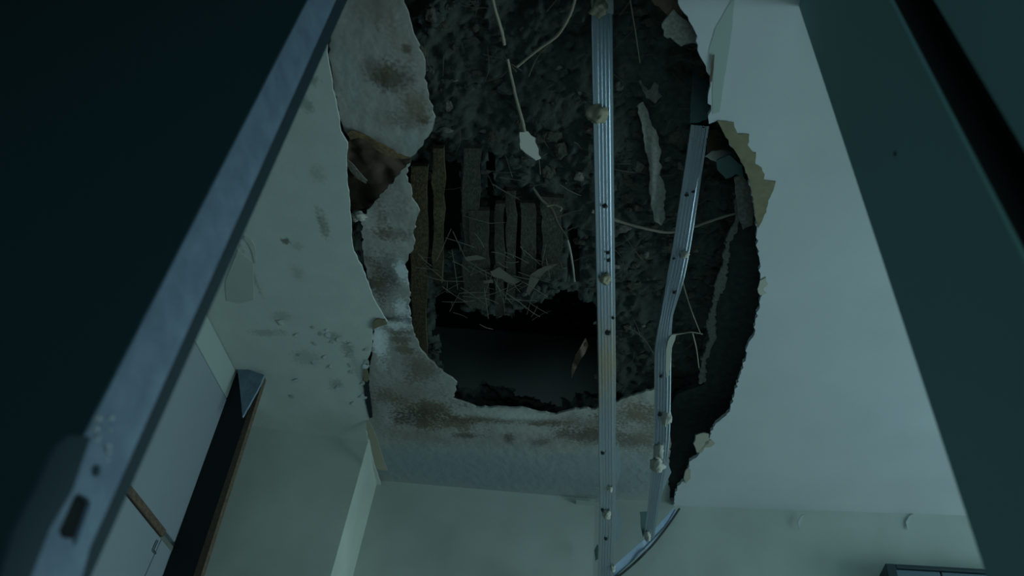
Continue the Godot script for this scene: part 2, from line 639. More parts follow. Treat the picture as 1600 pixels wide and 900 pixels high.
func shell():
	# ---- ceiling board with the hole; three fields that meet out of sight
	var flat := func(_p: Vector2): return TOP
	var ceil := root("ceiling")
	tag(ceil, "pale painted board ceiling broken open by a large ragged hole", "ceiling", "", "structure")
	var zt := -0.60
	var west := plan(RIM_W)
	west[west.size() - 1].y = zt
	west.append_array([Vector2(-1.6, zt), Vector2(-1.6, -2.55), Vector2(-0.87, -2.55), Vector2(-0.865, -2.3)])
	var rect := Rect2(-1.4, -2.4, 1.0, 1.8)
	var dirt := Color(.12, .12, .08)
	var sp := []
	for s in [[505, 350, 9, 26, .5], [500, 345, 4, 14, .3], [447, 377, 6, 5, .8], [465, 385, 12, 9, .25], [488, 125, 12, 7, .5], [480, 165, 9, 12, .45], [495, 270, 14, 16, .25], [465, 428, 12, 14, .25],
			[520, 525, 16, 8, .5], [545, 545, 14, 10, .4], [480, 560, 26, 16, .28], [525, 600, 14, 10, .4], [420, 520, 30, 6, .35], [440, 495, 20, 8, .3], [395, 430, 3, 60, .3], [560, 580, 10, 40, .3], [375, 420, 26, 50, .16], [520, 660, 60, 20, .15]]:
		sp.append(spot(s[0], s[1], s[2], s[3], s[4], dirt, 1.1))
	var wm := mat("stained_ceiling", Color.WHITE, 0.6)
	wm.albedo_texture = stain_image(rect, 900, Color(.56, .60, .555), sp, 0.07)
	wm.normal_enabled = true
	wm.normal_texture = bump_tex(0.01, 77, 0.6)
	var wo := obj("ceiling_board", ceiling_piece(west, flat, 0.005, 0.015, 0.0016, 0.12, rect), wm, ceil)
	var east := plan(RIM_E)
	east[0].y = zt
	east.append_array([Vector2(0.2, -2.75), Vector2(3.4, -2.75), Vector2(3.4, zt)])
	obj("ceiling_board", ceiling_piece(east, flat, 0.012, 0.010, 0.0034, 0.2), M.white_paint, ceil)
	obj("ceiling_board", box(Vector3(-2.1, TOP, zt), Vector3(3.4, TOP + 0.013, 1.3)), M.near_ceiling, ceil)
	wo.set_meta("label", "blue-green stained ceiling board with lifted paint")
	# lifted chips of paint on the stained board
	for i in 30:
		var c := Vector2(rng.randf_range(455, 575), rng.randf_range(515, 610))
		if i > 22:
			c = Vector2(rng.randf_range(400, 570), rng.randf_range(480, 650))
		var r := rng.randf_range(3, 8)
		var out := []
		for k in 7:
			var q := c + Vector2.from_angle(TAU * k / 7) * r * rng.randf_range(.5, 1.1) * Vector2(1, .8)
			out.append_array([q.x, q.y])
		var poly := plan(out)
		var o2 := xz(on_y(c))
		var tilt := Vector2.from_angle(rng.randf() * TAU) * 0.35
		obj("paint_flake", ceiling_piece(poly, func(p: Vector2): return TOP - 0.002 + clampf((p - o2).dot(tilt), -.0012, .0012), 0.0006, 0.006, 0.0006, 0.006), M.white_paint if i % 3 == 0 else M.pale_wall, ceil)
	# the cracked edge of the lifted skim coat
	var lip := [383, 368, 392, 373, 399, 384, 401, 408, 398, 412, 394, 392, 388, 380, 381, 373]
	obj("skim_edge", ceiling_piece(plan(lip), func(_p): return TOP - 0.002, 0.0015, 0.01, 0.0008, 0.02), M.pale_wall, ceil)
	var patch := [352, 440, 372, 390, 396, 410, 397, 468, 376, 474, 354, 470]
	obj("skim_patch", ceiling_piece(plan(patch), func(_p): return TOP - 0.0012, 0.001, 0.02, 0.0006, 0.05), M.pale_wall, ceil)

	# ---- walls
	var hi := 3.5
	struct("wall_far", prism([Vector2(-1.7, -2.49), Vector2(-.886, -2.521), Vector2(-.082, -2.581), Vector2(.201, -2.568), Vector2(1.142, -2.541), Vector2(3.4, -2.50), Vector2(3.4, -2.8), Vector2(-1.7, -2.8)], 0, hi), M.pale_wall, "pale green wall at the far end under the broken ceiling", "wall")
	struct("wall_side", prism([Vector2(-1.7, -.72), Vector2(-1.45, -.72), Vector2(-1.45, -2.49), Vector2(-1.7, -2.49)], 0, hi), M.cream_wall, "green wall behind the tall white cabinet", "wall")
	struct("wall_recess", prism([Vector2(-.857, -2.244), Vector2(-.886, -2.521), Vector2(-1.46, -2.50), Vector2(-1.46, -2.145), Vector2(-1.266, -2.175)], 0, hi), M.cream_wall, "boxed-out wall corner with olive green front between cabinet plank and hole", "wall")
	var wr := root("wall_window_side")
	tag(wr, "wall with the window, on the side the daylight comes from", "wall", "", "structure")
	var wz := [-0.75, -2.25]
	var wy := [0.65, 2.05]
	obj("wall_piece", box(Vector3(3.2, 0, -2.55), Vector3(3.45, wy[0], -.45)), M.pale_wall, wr)
	obj("wall_piece", box(Vector3(3.2, wy[1], -2.55), Vector3(3.45, hi, -.45)), M.pale_wall, wr)
	obj("wall_piece", box(Vector3(3.2, wy[0], -2.55), Vector3(3.45, wy[1], wz[1])), M.pale_wall, wr)
	obj("wall_piece", box(Vector3(3.2, wy[0], wz[0]), Vector3(3.45, wy[1], -.45)), M.pale_wall, wr)
	window("window_1", Transform3D(Basis(), Vector3(3.3, wy[0], -1.5)), .75, 1.4, "plain two-light window that lets the daylight into the room")
	struct("floor", box(Vector3(-2.1, -.1, -2.8), Vector3(3.45, 0, 1.3)), M.floor, "plain grey floor below the frame", "floor")
	struct("roof", box(Vector3(-2.1, hi, -2.8), Vector3(3.45, hi + .1, 1.3)), M.shade_dark_plaster, "closed roof deck above the ceiling void", "roof")  # deck takes the shade-darkened colour so the void stays black
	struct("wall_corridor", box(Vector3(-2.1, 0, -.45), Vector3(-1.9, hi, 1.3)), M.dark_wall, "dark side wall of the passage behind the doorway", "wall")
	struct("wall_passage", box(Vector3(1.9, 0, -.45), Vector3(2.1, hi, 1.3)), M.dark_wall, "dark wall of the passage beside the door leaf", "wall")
	var wb := root("wall_behind")
	tag(wb, "dark end wall of the passage behind the viewer with a small added window", "wall", "", "structure")
	for q in [[-2.1, 0, 1.9, .9], [-2.1, 1.9, 1.9, hi], [-2.1, .9, -.5, 1.9], [.5, .9, 1.9, 1.9]]:
		obj("wall_piece", box(Vector3(q[0], q[1], 1.1), Vector3(q[2], q[3], 1.3)), M.dark_wall, wb)
	window("window_2", Transform3D(Basis(Vector3.UP, PI / 2), Vector3(0, .9, 1.2)), .5, 1.0, "small unseen passage window behind the viewer, added for fill light")  # window added to bring fill light into the passage

func window(called: String, xf: Transform3D, w: float, h: float, label: String):
	var win := root(called)
	win.transform = xf
	tag(win, label, "window", "", "structure")
	obj("glass", box(Vector3(-.004, .03, .03 - w), Vector3(.004, h - .03, w - .03), 0.0), M.glass, win)
	for s in [[-w, .05 - w], [-.025, .025], [w - .05, w]]:
		obj("frame", box(Vector3(-.03, 0, s[0]), Vector3(.03, h, s[1])), M.window_frame, win)
	for s in [[0, .05], [h - .05, h]]:
		obj("frame", box(Vector3(-.03, s[0], .05 - w), Vector3(.03, s[1], w - .05)), M.window_frame, win)

func lean_block(x0: float, x1: float, front: Array, back: Array) -> ArrayMesh:
	var st := begin()
	st.set_smooth_group(-1)
	var v := []
	for y in 2:
		for z in [front[y], back[y]]:
			for x in [x0, x1]:
				v.append(Vector3(x, TOP * y - (.002 if y else 0.0), z + .48))
	quad(st, v[0], v[1], v[5], v[4], Vector3.BACK)
	quad(st, v[2], v[3], v[7], v[6], Vector3.FORWARD)
	quad(st, v[1], v[3], v[7], v[5], Vector3.RIGHT)
	quad(st, v[0], v[2], v[6], v[4], Vector3.LEFT)
	quad(st, v[4], v[5], v[7], v[6], Vector3.UP)
	quad(st, v[0], v[1], v[3], v[2], Vector3.DOWN)
	return done(st)

func near_doorway():
	var lx := -0.42
	var rx := 0.33
	var hi := 3.5
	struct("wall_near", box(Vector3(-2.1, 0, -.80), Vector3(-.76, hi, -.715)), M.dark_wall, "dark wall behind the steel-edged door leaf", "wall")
	struct("wall_doorway", box(Vector3(rx + .03, 0, -.71), Vector3(3.4, hi, -.485)), M.dark_paint, "dark wall holding the teal door lining", "wall")
	# door leaf standing a little out of plumb: dark face, lit steel edge, return with shade in its colour, latch plate with a slot
	var f := root("steel_edged_door", Vector3(lx, 0, -.48))
	tag(f, "dark door leaf, blurred close by, with a chipped blue-grey steel edge and slotted latch plate", "door", "", "thing")
	var za := [-.608, -.407]       # front edge at the floor and at the ceiling
	var zb := [-.694, -.455]
	var zc := [-.700, -.491]
	obj("steel_edge", lean_block(-.05, 0, za, zb), M.blue_steel, f)
	obj("shaded_return", lean_block(-.05, -.004, zb, zc), M.steel_edge, f)
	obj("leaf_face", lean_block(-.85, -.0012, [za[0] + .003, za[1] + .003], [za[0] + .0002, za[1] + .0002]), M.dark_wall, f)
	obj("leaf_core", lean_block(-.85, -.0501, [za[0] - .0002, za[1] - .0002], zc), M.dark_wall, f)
	var bend := func(p: Vector2): return -clampf((p.y - lerpf(za[0], za[1], p.x / TOP)) * .45, 0, .03)
	var pl := PackedVector2Array()
	for p in px([133, 683, 146, 692, 158, 712, 163, 735, 161, 760, 150, 790, 133, 850, 118, 905, 95, 980, 40, 1010, 4, 985, 43, 891, 69, 825, 104, 767, 122, 715]):
		var v := on_x(p, lx)
		pl.append(Vector2(v.y, v.z))
	var lip := PackedVector2Array()
	for p in px([133, 682, 122, 714, 104, 766, 69, 824, 43, 890, 4, 984, -30, 984, 0, 905, 28, 832, 68, 755, 94, 700, 112, 680]):
		var v := on_x(p, lx)
		lip.append(Vector2(v.y, v.z))
	var sl := PackedVector2Array()
	for p in px([112, 770, 128, 777, 133, 787, 112, 846, 104, 855, 88, 840, 82, 830, 106, 776]):
		var v := on_x(p, lx)
		sl.append(Vector2(v.y, v.z))
	var plate := sheet(pl, func(p: Vector2): return Vector3(0.005 + bend.call(p), p.x, p.y + .48), Vector3(-.0045, 0, 0), .008, 0, .012, [sl])
	var po := obj("strike_plate", plate, M.blue_steel, f)
	obj("bent_lip", sheet(lip, func(p: Vector2): return Vector3(0.005 + bend.call(p), p.x, p.y + .48), Vector3(-.0045, 0, 0), .008, 0, .012), M.steel_edge, po)  # lip turned away, drawn in the shaded steel colour
	po.set_meta("label", "rounded strike plate with a black slot")
	var slot := sheet(sl, func(p: Vector2): return Vector3(0.0012 + bend.call(p), p.x, p.y + .48), Vector3(-.0006, 0, 0), .008)
	obj("slot_shade", slot, M.gap_shade, po)  # flat black sheet painted for the dark inside the slot
	for q in [[140, 735, 7]]:
		var sv := on_x(Vector2(q[0], q[1]), lx) - Vector3(lx, 0, -.48)
		obj("rivet", lump(Vector3(.003, .009, .009), 5, 8, .1), M.steel_edge, po).position = Vector3(.006 + bend.call(Vector2(sv.y, sv.z - .48)), sv.y, sv.z)
	var chips := begin()
	for i in 14:
		var p := Vector2(rng.randf_range(140, 175), rng.randf_range(650, 735))
		var v := on_x(p, lx) - Vector3(lx, 0, -.48)
		cbox(chips, Transform3D(Basis.from_euler(Vector3(rng.randf() * 3, 0, 0)), Vector3(0.001, v.y, v.z)), Vector3(.004, .003, .003) * rng.randf_range(.6, 1.4), .0004)
	var ch := obj("paint_chips", done(chips), M.white_paint, f)
	ch.set_meta("kind", "stuff")
	# painted lining on the other side, a deep gap, and the door leaf folded back
	var g := root("door_lining", Vector3(rx, 0, -.6))
	tag(g, "wide dark teal door lining board, close by, straight edge against the pale ceiling", "door frame", "", "thing")
	var a := on_x(Vector2(1392, 450), rx).z + .6
	var b := on_x(Vector2(1625, 450), rx).z + .6
	obj("lining_board", box(Vector3(0, 0, a), Vector3(.029, TOP, b), 0.002), M.dark_paint, g)
	var sc := on_x(Vector2(1399, 240), rx)
	obj("screw_head", lump(Vector3(.004, .007, .007), 3, 6, .1), M.dark_screw, g).position = sc - Vector3(rx, 0, -.6)
	var c := on_x(Vector2(1455, 0), rx).z
	var leaf := root("door_leaf", Vector3(rx, 0, c))
	tag(leaf, "dark teal door leaf folded back beyond the black gap, at the picture's edge", "door", "", "thing")
	obj("door_panel", box(Vector3(-.002, .01, 0), Vector3(.04, TOP - .02, .75), 0.006), M.dark_paint, leaf)
	obj("gap_shade_backing", box(Vector3(.05, .01, -.005), Vector3(.058, TOP - .02, .1), 0.001), M.gap_shade, leaf)  # black panel added behind the gap to keep it dark
	obj("gap_shade_panel", box(Vector3(.003, 0, b + .0005), Vector3(.07, TOP, b + .004), 0.0), M.gap_shade, g)  # black sheet added over the board end as the gap's shade

func cabinet():
	var x := -1.21
	var zf := -1.875
	var r0 := on_x(Vector2(207, 770), x)
	var r1 := on_x(Vector2(265, 850), x)
	var ry := (r0.y + r1.y) / 2.0
	var c := root("wall_cabinet", Vector3(x, 0, -1.3))
	tag(c, "tall glossy white cabinet front with a brown wooden rail, beside the black plank", "cabinet")
	obj("upper_panel", box(Vector3(-.018, ry + .012, zf + 1.1), Vector3(0, 2.60, .55)), M.laminate, c)
	obj("top_panel", box(Vector3(-.018, 2.603, zf + 1.1), Vector3(.0, TOP - .002, .55)), M.olive_paint, c)
	obj("carcass", box(Vector3(-.2, 0, zf + 1.3 + .02), Vector3(-.02, TOP - .01, .55)), M.dark_wood, c)
	var st := begin()
	cbox(st, Transform3D(Basis.from_euler(Vector3(0.0, 0, 0)), Vector3(.0, ry, -.05)), Vector3(.012, .022, 1.05), .002)
	obj("rail", done(st), M.raw_wood, c)
	var j := on_x(Vector2(236, 880), x).z + 1.3
	obj("lower_panel", box(Vector3(-.018, .1, zf + 1.1), Vector3(0, ry - .013, j - .002)), M.laminate, c)
	obj("lower_panel", box(Vector3(-.018, .1, j + .002), Vector3(0, ry - .013, .55)), M.laminate, c)
	var k := on_x(Vector2(241, 852), x) - Vector3(x, 0, -1.3)
	var br := begin()
	cbox(br, Transform3D(Basis(), k + Vector3(.003, 0, 0)), Vector3(.004, .03, .006), .001)
	cbox(br, Transform3D(Basis(), k + Vector3(.003, -.014, -.008)), Vector3(.004, .006, .02), .001)
	obj("bracket", done(br), M.galvanised, c)
	# the leaning black plank and its raw edge
	var zp := -1.88
	var lean := 0.119
	var on_lean := func(q: Vector2) -> Vector3:
		var rr := ray(q)
		return EYE + rr * ((zp - lean * (TOP - EYE.y)) / (rr.z - lean * rr.y))
	var a0: Vector3 = on_lean.call(Vector2(370, 578))
	var a1: Vector3 = on_lean.call(Vector2(405, 590))
	var b0: Vector3 = on_lean.call(Vector2(271, 855))
	var b1: Vector3 = on_lean.call(Vector2(308, 880))
	var low := func(p: Vector3, q: Vector3): return p + (q - p) * ((p.y - 0.5) / (p.y - q.y))
	var d0: Vector3 = low.call(a0, b0)
	var d1: Vector3 = low.call(a1, b1)
	if d1.x - d0.x < .05:
		d1.x = d0.x + .05
	var p := root("leaning_plank", Vector3((d0.x + d1.x) / 2, d0.y, d0.z))
	tag(p, "black plank with a raw brown edge leaning upright between white cabinet and green wall", "plank")
	var o := p.position
	var face := begin()
	face.set_smooth_group(-1)
	var q = [a0 - o, a1 - o, d1 - o, d0 - o]
	for i in 4:
		q[i].y = minf(q[i].y, TOP - .005 - o.y)
	var th := Vector3(0, 0, -.025)
	quad(face, q[0], q[1], q[2], q[3], Vector3.BACK)
	quad(face, q[0] + th, q[1] + th, q[2] + th, q[3] + th, Vector3.FORWARD)
	quad(face, q[0], q[0] + th, q[3] + th, q[3], Vector3.LEFT)
	quad(face, q[0], q[1], q[1] + th, q[0] + th, Vector3.UP)
	quad(face, q[1], q[1] + th, q[2] + th, q[2], Vector3.RIGHT)
	quad(face, q[3], q[2], q[2] + th, q[3] + th, Vector3.DOWN)
	obj("board", done(face), M.dark_wood, p)
	var e0: Vector3 = on_lean.call(Vector2(413, 588))
	var e1: Vector3 = on_lean.call(Vector2(325, 860))
	var e2: Vector3 = low.call(e0, e1)
	var edge := begin()
	edge.set_smooth_group(-1)
	var r := [q[1] + Vector3(.001, 0, 0), e0 - o, e2 - o + Vector3(.01, 0, 0), q[2] + Vector3(.001, 0, 0)]
	for i in 2:
		r[i].y = minf(r[i].y, TOP - .005 - o.y)
	th = Vector3(0, 0, -.02)
	quad(edge, r[0], r[1], r[2], r[3], Vector3.BACK)
	quad(edge, r[0] + th, r[1] + th, r[2] + th, r[3] + th, Vector3.FORWARD)
	quad(edge, r[1], r[1] + th, r[2] + th, r[2], Vector3.RIGHT)
	quad(edge, r[0], r[1], r[1] + th, r[0] + th, Vector3.UP)
	obj("raw_edge", done(edge), M.raw_wood, p)
	# grey offcut wedged over the plank's top
	var w := sheet(px([370, 571, 413, 586, 404, 606, 379, 651, 374, 600]), func(v: Vector2): return on_z(v, zp + .012), Vector3(0, 0, -.008), 6, 0.3, 14)
	tag(obj("grey_offcut", w, M.blue_steel), "small grey pointed offcut wedged over the top of the black plank", "offcut")

var cavities := []
func soil_level(p: Vector2) -> float:
	var c := cel.get_noise_2d(p.x * 900.0, p.y * 900.0)
	var y := 2.85 - 0.028 * clampf(1.0 + c * 1.2, 0.0, 1.2) + 0.045 * n1.get_noise_2d(p.x * 160.0, p.y * 160.0) + 0.012 * n2.get_noise_2d(p.x * 700.0, p.y * 700.0)
	for k in cavities:
		var b: Array = k
		var poly: PackedVector2Array = b[0]
		var q: Vector2 = p + Vector2(n1.get_noise_2d(p.x * 500.0, p.y * 500.0), n1.get_noise_2d(p.y * 500.0, p.x * 400.0 + 90.0)) * b[2]
		if Geometry2D.is_point_in_polygon(q, poly):
			y += b[1]
	return y

func upper_ceiling():
	var up := root("ceiling_001")
	tag(up, "dark soil and lath underside of the upper floor seen through the hole", "ceiling", "", "structure")
	cavities = [
		[plan([688, 455, 720, 470, 800, 495, 830, 465, 900, 455, 930, 480, 935, 560, 930, 600, 870, 625, 800, 600, 740, 600, 700, 580, 685, 520], 2.86), .32, .03],
		[plan([693, 250, 720, 250, 720, 375, 695, 375], 2.86), .25, .006],
		[plan([671, 270, 676, 270, 676, 380, 671, 380], 2.86), .2, .0],
		[plan([766, 230, 772, 230, 772, 330, 766, 330], 2.86), .2, .0],
		[plan([806, 345, 813, 345, 813, 420, 806, 420], 2.86), .2, .0],
		[plan([890, 345, 905, 350, 903, 440, 888, 430], 2.86), .12, .01],
	]
	var st := begin()
	st.set_smooth_group(1)
	var x0 := -0.95
	var z0 := -2.5
	var s := 0.0075
	var nx := 208
	var nz := 262
	var h := PackedFloat32Array()
	h.resize((nx + 1) * (nz + 1))
	for j in nz + 1:
		for i in nx + 1:
			h[j * (nx + 1) + i] = soil_level(Vector2(x0 + i * s, z0 + j * s))
	for j in nz:
		for i in nx:
			var a := Vector3(x0 + i * s, h[j * (nx + 1) + i], z0 + j * s)
			var b := Vector3(x0 + i * s + s, h[j * (nx + 1) + i + 1], z0 + j * s)
			var c := Vector3(x0 + i * s + s, h[(j + 1) * (nx + 1) + i + 1], z0 + j * s + s)
			var d := Vector3(x0 + i * s, h[(j + 1) * (nx + 1) + i], z0 + j * s + s)
			if maxf(maxf(a.y, b.y), maxf(c.y, d.y)) > 2.99:
				continue                       # open into the dark void
			quad(st, a, b, c, d, Vector3.DOWN)
	obj("soil_bed", done(st), M.soil, up)
	# laths
	for q in [[640, 668, 262, 575], [675, 694, 235, 442], [722, 750, 235, 474], [772, 788, 320, 492], [790, 806, 300, 470], [814, 838, 320, 452], [846, 878, 310, 438], [733, 764, 330, 480]]:
		var a := on_y(Vector2(q[0], q[2]), 2.81)
		var b := on_y(Vector2(q[1], q[2]), 2.81)
		var c := on_y(Vector2((q[0] + q[1]) / 2, q[3]), 2.81)
		var w := (b - a).length()
		var l := st_lath(Vector3((a.x + b.x) / 2, 2.815 + rng.randf_range(-.004, .004), a.z), Vector3(c.x, 2.815, c.z), w, .016)
		obj("lath", l, M.mossy_lath if q[0] < 700 else M.lath_wood, up)
	# loose clods that nobody could count
	for kind in 3:
		var mm := MultiMesh.new()
		mm.transform_format = MultiMesh.TRANSFORM_3D
		mm.mesh = lump(Vector3.ONE, 4 + kind, 6, .5)
		var n := 300
		mm.instance_count = n
		for i in n:
			var p := Vector2(rng.randf_range(640, 1150), rng.randf_range(-40, 640))
			if rng.randf() < .35:
				p = Vector2(rng.randf_range(960, 1150), rng.randf_range(200, 640))
			var g := on_y(p, 2.86)
			var y := soil_level(xz(g))
			var r := rng.randf_range(.006, .024) * (1.4 if rng.randf() < .15 else 1.0)
			var bs := Basis.from_euler(Vector3(rng.randf() * 6, rng.randf() * 6, rng.randf() * 6)).scaled(Vector3(r * rng.randf_range(.8, 2.2), r * .6, r * rng.randf_range(.6, 1.6)))
			mm.set_instance_transform(i, Transform3D(bs, Vector3(g.x, y, g.z)))
		var mi := MultiMeshInstance3D.new()
		mi.name = "rubble"
		mi.multimesh = mm
		mi.material_override = [M.soil, M.lath_wood, M.grey_rag][kind]
		if kind == 2:
			mm.visible_instance_count = 60
		mi.set_meta("kind", "stuff")
		up.add_child(mi, true)

func st_lath(a: Vector3, b: Vector3, w: float, t: float) -> ArrayMesh:
	var poly := PackedVector2Array()
	var n := 9
	for i in n + 1:
		poly.append(Vector2(-w / 2 + rng.randf_range(-.005, .004), float(i) / n))
	for k in 3:
		poly.append(Vector2(-w / 2 + w * (k + .7) / 3.2, 1.0 + rng.randf_range(-.05, .07)))
	for i in n + 1:
		poly.append(Vector2(w / 2 + rng.randf_range(-.004, .005), 1.0 - float(i) / n))
	return sheet(poly, func(p: Vector2): return a.lerp(b, p.y) + Vector3(p.x, .012 * n2.get_noise_2d(p.x * 900.0, p.y * 300.0), 0), Vector3(0, t, 0), .3, 0.0, 0.0)

func plaster():
	var brown := Color(.11, .075, .042)
	var mould := Color(.055, .045, .035)
	var umber := Color(.17, .125, .08)
	var clean := Color(.36, .40, .41)
	var bare := Color(.78, .82, .85)
	var slate := Color(.25, .29, .305)
	var pale := Color(.5, .5, .46)
	var rect := Rect2(-1.05, -2.75, 1.7, 2.15)
	var sp := []
	# upper sheet
	for s in [[600, 10, 60, 40, .45, umber], [625, 60, 40, 40, .35, umber], [612, 118, 34, 26, .85, mould], [590, 105, 30, 26, .5, brown], [650, 160, 26, 24, .6, umber], [662, 187, 10, 6, .9, brown], [640, 180, 34, 24, .5, brown], [600, 185, 26, 18, .35, umber], [635, 75, 8, 8, .8, brown], [630, 130, 40, 70, .25, umber], [645, 225, 18, 22, .55, clean], [540, 110, 22, 90, .35, clean]]:
		sp.append(spot(s[0], s[1], s[2], s[3], s[4], s[5], .8, 2.72))
	# strip at the hole's edge
	for s in [[605, 300, 40, 34, .4, umber], [610, 368, 40, 10, .6, brown], [590, 335, 14, 40, .5, brown], [605, 420, 30, 34, .5, mould], [600, 455, 28, 30, .55, mould], [585, 430, 14, 60, .55, brown], [630, 428, 10, 24, .7, bare], [626, 484, 20, 24, .85, bare], [592, 535, 10, 48, .8, bare], [612, 340, 34, 12, .3, umber]]:
		sp.append(spot(s[0], s[1], s[2], s[3], s[4], s[5], 1.3, 2.73))
	# lower field
	for s in [[625, 515, 26, 8, .75, brown], [628, 530, 26, 7, .75, brown], [596, 530, 12, 40, .8, bare], [618, 508, 24, 8, .7, bare], [630, 545, 24, 8, .7, brown], [640, 565, 40, 26, .45, umber], [660, 580, 40, 20, .5, brown], [605, 575, 12, 22, .35, umber], [640, 620, 70, 34, .5, umber], [670, 640, 60, 22, .8, brown], [655, 655, 50, 18, .75, mould], [700, 660, 70, 14, .75, brown], [760, 655, 80, 9, .8, brown], [730, 680, 34, 5, .9, mould], [795, 685, 9, 10, .9, mould], [850, 660, 60, 8, .8, brown], [845, 690, 20, 7, .7, mould], [920, 680, 60, 16, .85, mould], [900, 660, 80, 16, .6, brown], [1000, 650, 70, 22, .75, brown], [985, 690, 50, 14, .7, mould], [660, 680, 80, 22, .45, umber], [820, 690, 200, 20, .35, umber], [600, 620, 20, 14, .5, brown], [585, 640, 10, 30, .4, umber], [960, 620, 60, 20, .4, umber], [805, 649, 80, 7, .8, pale], [1000, 740, 120, 45, .5, clean], [1040, 680, 80, 50, .5, umber], [880, 715, 40, 8, .3, mould], [810, 650, 60, 10, .3, clean]]:
		sp.append(spot(s[0], s[1], s[2], s[3], s[4], s[5], 1.0, 2.72))
	for q in [[760, 735, 280, 50, .95], [960, 745, 140, 46, .95], [640, 722, 90, 30, .9]]:
		sp.append(spot(q[0], q[1], q[2], q[3], q[4], slate, .35, 2.72))
	var m := mat("old_plaster", Color.WHITE, 0.9)
	m.albedo_texture = stain_image(rect, 1300, Color(.36, .36, .325), sp, 0.14)
	m.normal_enabled = true
	m.normal_texture = bump_tex(0.08, 61, 1.2)
	m.normal_scale = 0.45
	m.uv1_scale = Vector3.ONE

	var wav := func(p: Vector2, y: float, amp: float): return y + amp * n1.get_noise_2d(p.x * 220.0, p.y * 220.0) + amp * .35 * n2.get_noise_2d(p.x * 900.0, p.y * 900.0)
	var up := [514, 86, 517, 30, 535, -60, 632, -60, 640, -20, 628, 0, 640, 30, 650, 65, 662, 95, 665, 140, 672, 165, 680, 183, 675, 205, 657, 232, 640, 248, 622, 245, 604, 232, 585, 222, 565, 212, 548, 206, 541, 212, 533, 195, 522, 140]
	tag(obj("plaster_sheet", ceiling_piece(plan(up, 2.713), func(p): return wav.call(p, 2.716, .004), .006, .010, .0035, .03, rect), m), "upper sheet of mould-spotted old plaster with a curled torn lower edge", "plaster sheet")
	var st := [640, 256, 634, 275, 640, 290, 643, 310, 655, 325, 652, 340, 645, 372, 650, 378, 640, 398, 633, 410, 637, 435, 640, 460, 638, 480, 643, 505, 612, 506, 590, 500, 585, 470, 572, 425, 566, 380, 566, 345, 574, 330, 600, 300]
	tag(obj("plaster_sheet", ceiling_piece(plan(st, 2.735), func(p): return wav.call(p, 2.736, .006), .006, .009, .0035, .025, rect), m), "narrow speckled strip of old plaster below the brown crumpled paper", "plaster sheet")
	var lo := [584, 512, 606, 502, 643, 505, 648, 530, 660, 552, 685, 577, 714, 599, 708, 625, 745, 638, 790, 637, 835, 643, 868, 650, 900, 641, 930, 640, 965, 628, 1000, 615, 1034, 606, 1044, 630, 1040, 660, 1048, 690, 1043, 740, 1052, 820, 930, 800, 584, 770, 575, 700, 576, 600]
	tag(obj("plaster_sheet", ceiling_piece(plan(lo, 2.715), func(p: Vector2): return wav.call(p, 2.718, .0045 * clampf((p.y + 2.3) * 5.0, .08, 1.0)), .007, .011, .0035, .035, rect), m), "broad lower field of brown-stained old plaster running to the far wall", "plaster sheet")
	# plaster band on the hole's shaded side, its shade put into the colour
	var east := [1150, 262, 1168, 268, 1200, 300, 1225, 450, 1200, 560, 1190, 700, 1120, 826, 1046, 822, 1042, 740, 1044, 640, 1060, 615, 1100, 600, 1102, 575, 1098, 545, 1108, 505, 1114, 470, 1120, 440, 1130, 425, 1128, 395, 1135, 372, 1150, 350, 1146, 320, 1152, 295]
	tag(obj("plaster_sheet", ceiling_piece(plan(east, 2.80), func(p: Vector2): return wav.call(p, 2.80 - .07 * smoothstep(2.15, 2.5, -p.y), .008), .016, .014, .004, .035, rect), M.shade_dark_plaster), "band of old plaster with its shadow in the colour and a ragged pale lip beside the bent channel", "plaster sheet")
	# crumbled pale lip itself
	var q := px([1160, 280, 1148, 310, 1150, 345, 1134, 378, 1128, 415, 1117, 450, 1111, 480, 1104, 510, 1108, 530, 1096, 560, 1092, 600])
	var rib := []
	for p in q:
		rib.append_array([p.x, p.y])
	for k in q.size():
		var p := q[q.size() - 1 - k]
		rib.append_array([p.x + rng.randf_range(5, 17), p.y + rng.randf_range(-5, 5)])
	tag(obj("plaster_lip", ceiling_piece(plan(rib, 2.79), func(p: Vector2): return 2.788 + .006 * n2.get_noise_2d(p.x * 900.0, p.y * 900.0), .008, .007, .004, .012), M.rag), "crumbling pale lip of plaster along the shadowed band", "plaster edge")
	# curled paper under the upper sheet's torn edge
	var curl := [541, 212, 548, 205, 566, 211, 586, 221, 606, 231, 622, 242, 641, 249, 622, 249, 604, 245, 588, 237, 574, 224, 560, 217, 546, 222]
	tag(obj("paper_curl", ceiling_piece(plan(curl, 2.70), func(p): return 2.706 + .01 * n1.get_noise_2d(p.x * 300.0, p.y * 300.0), .004, .008, .001, .015), M.curl_paper), "rust-brown curled paper edge under the upper plaster sheet", "torn paper")
	# brown crumpled paper behind it
	var cr := [545, 212, 566, 206, 600, 225, 640, 246, 642, 256, 622, 280, 601, 301, 576, 330, 552, 332, 540, 330, 536, 260]
	tag(obj("crumpled_paper", ceiling_piece(plan(cr, 2.775), func(p: Vector2): return 2.778 + .022 * n1.get_noise_2d(p.x * 420.0, p.y * 420.0) + .018 * absf(n1.get_noise_2d(p.x * 260.0 + 40.0, p.y * 200.0)), .003, .01, .002, .012), M.brown_paper), "brown crumpled paper stuffed in the gap under the upper plaster sheet", "torn paper")
	var fold := [541, 250, 550, 258, 562, 272, 573, 284, 571, 288, 560, 282, 548, 270, 541, 258]
	tag(obj("paper_fold", ceiling_piece(plan(fold, 2.745), func(p): return 2.748, .004, .008, .0008, .012), M.grey_rag), "thin grey folded paper edge lying across the brown crumpled paper", "torn paper")
	var tuft := lump(Vector3(.04, .02, .03), 12, 9, .8)
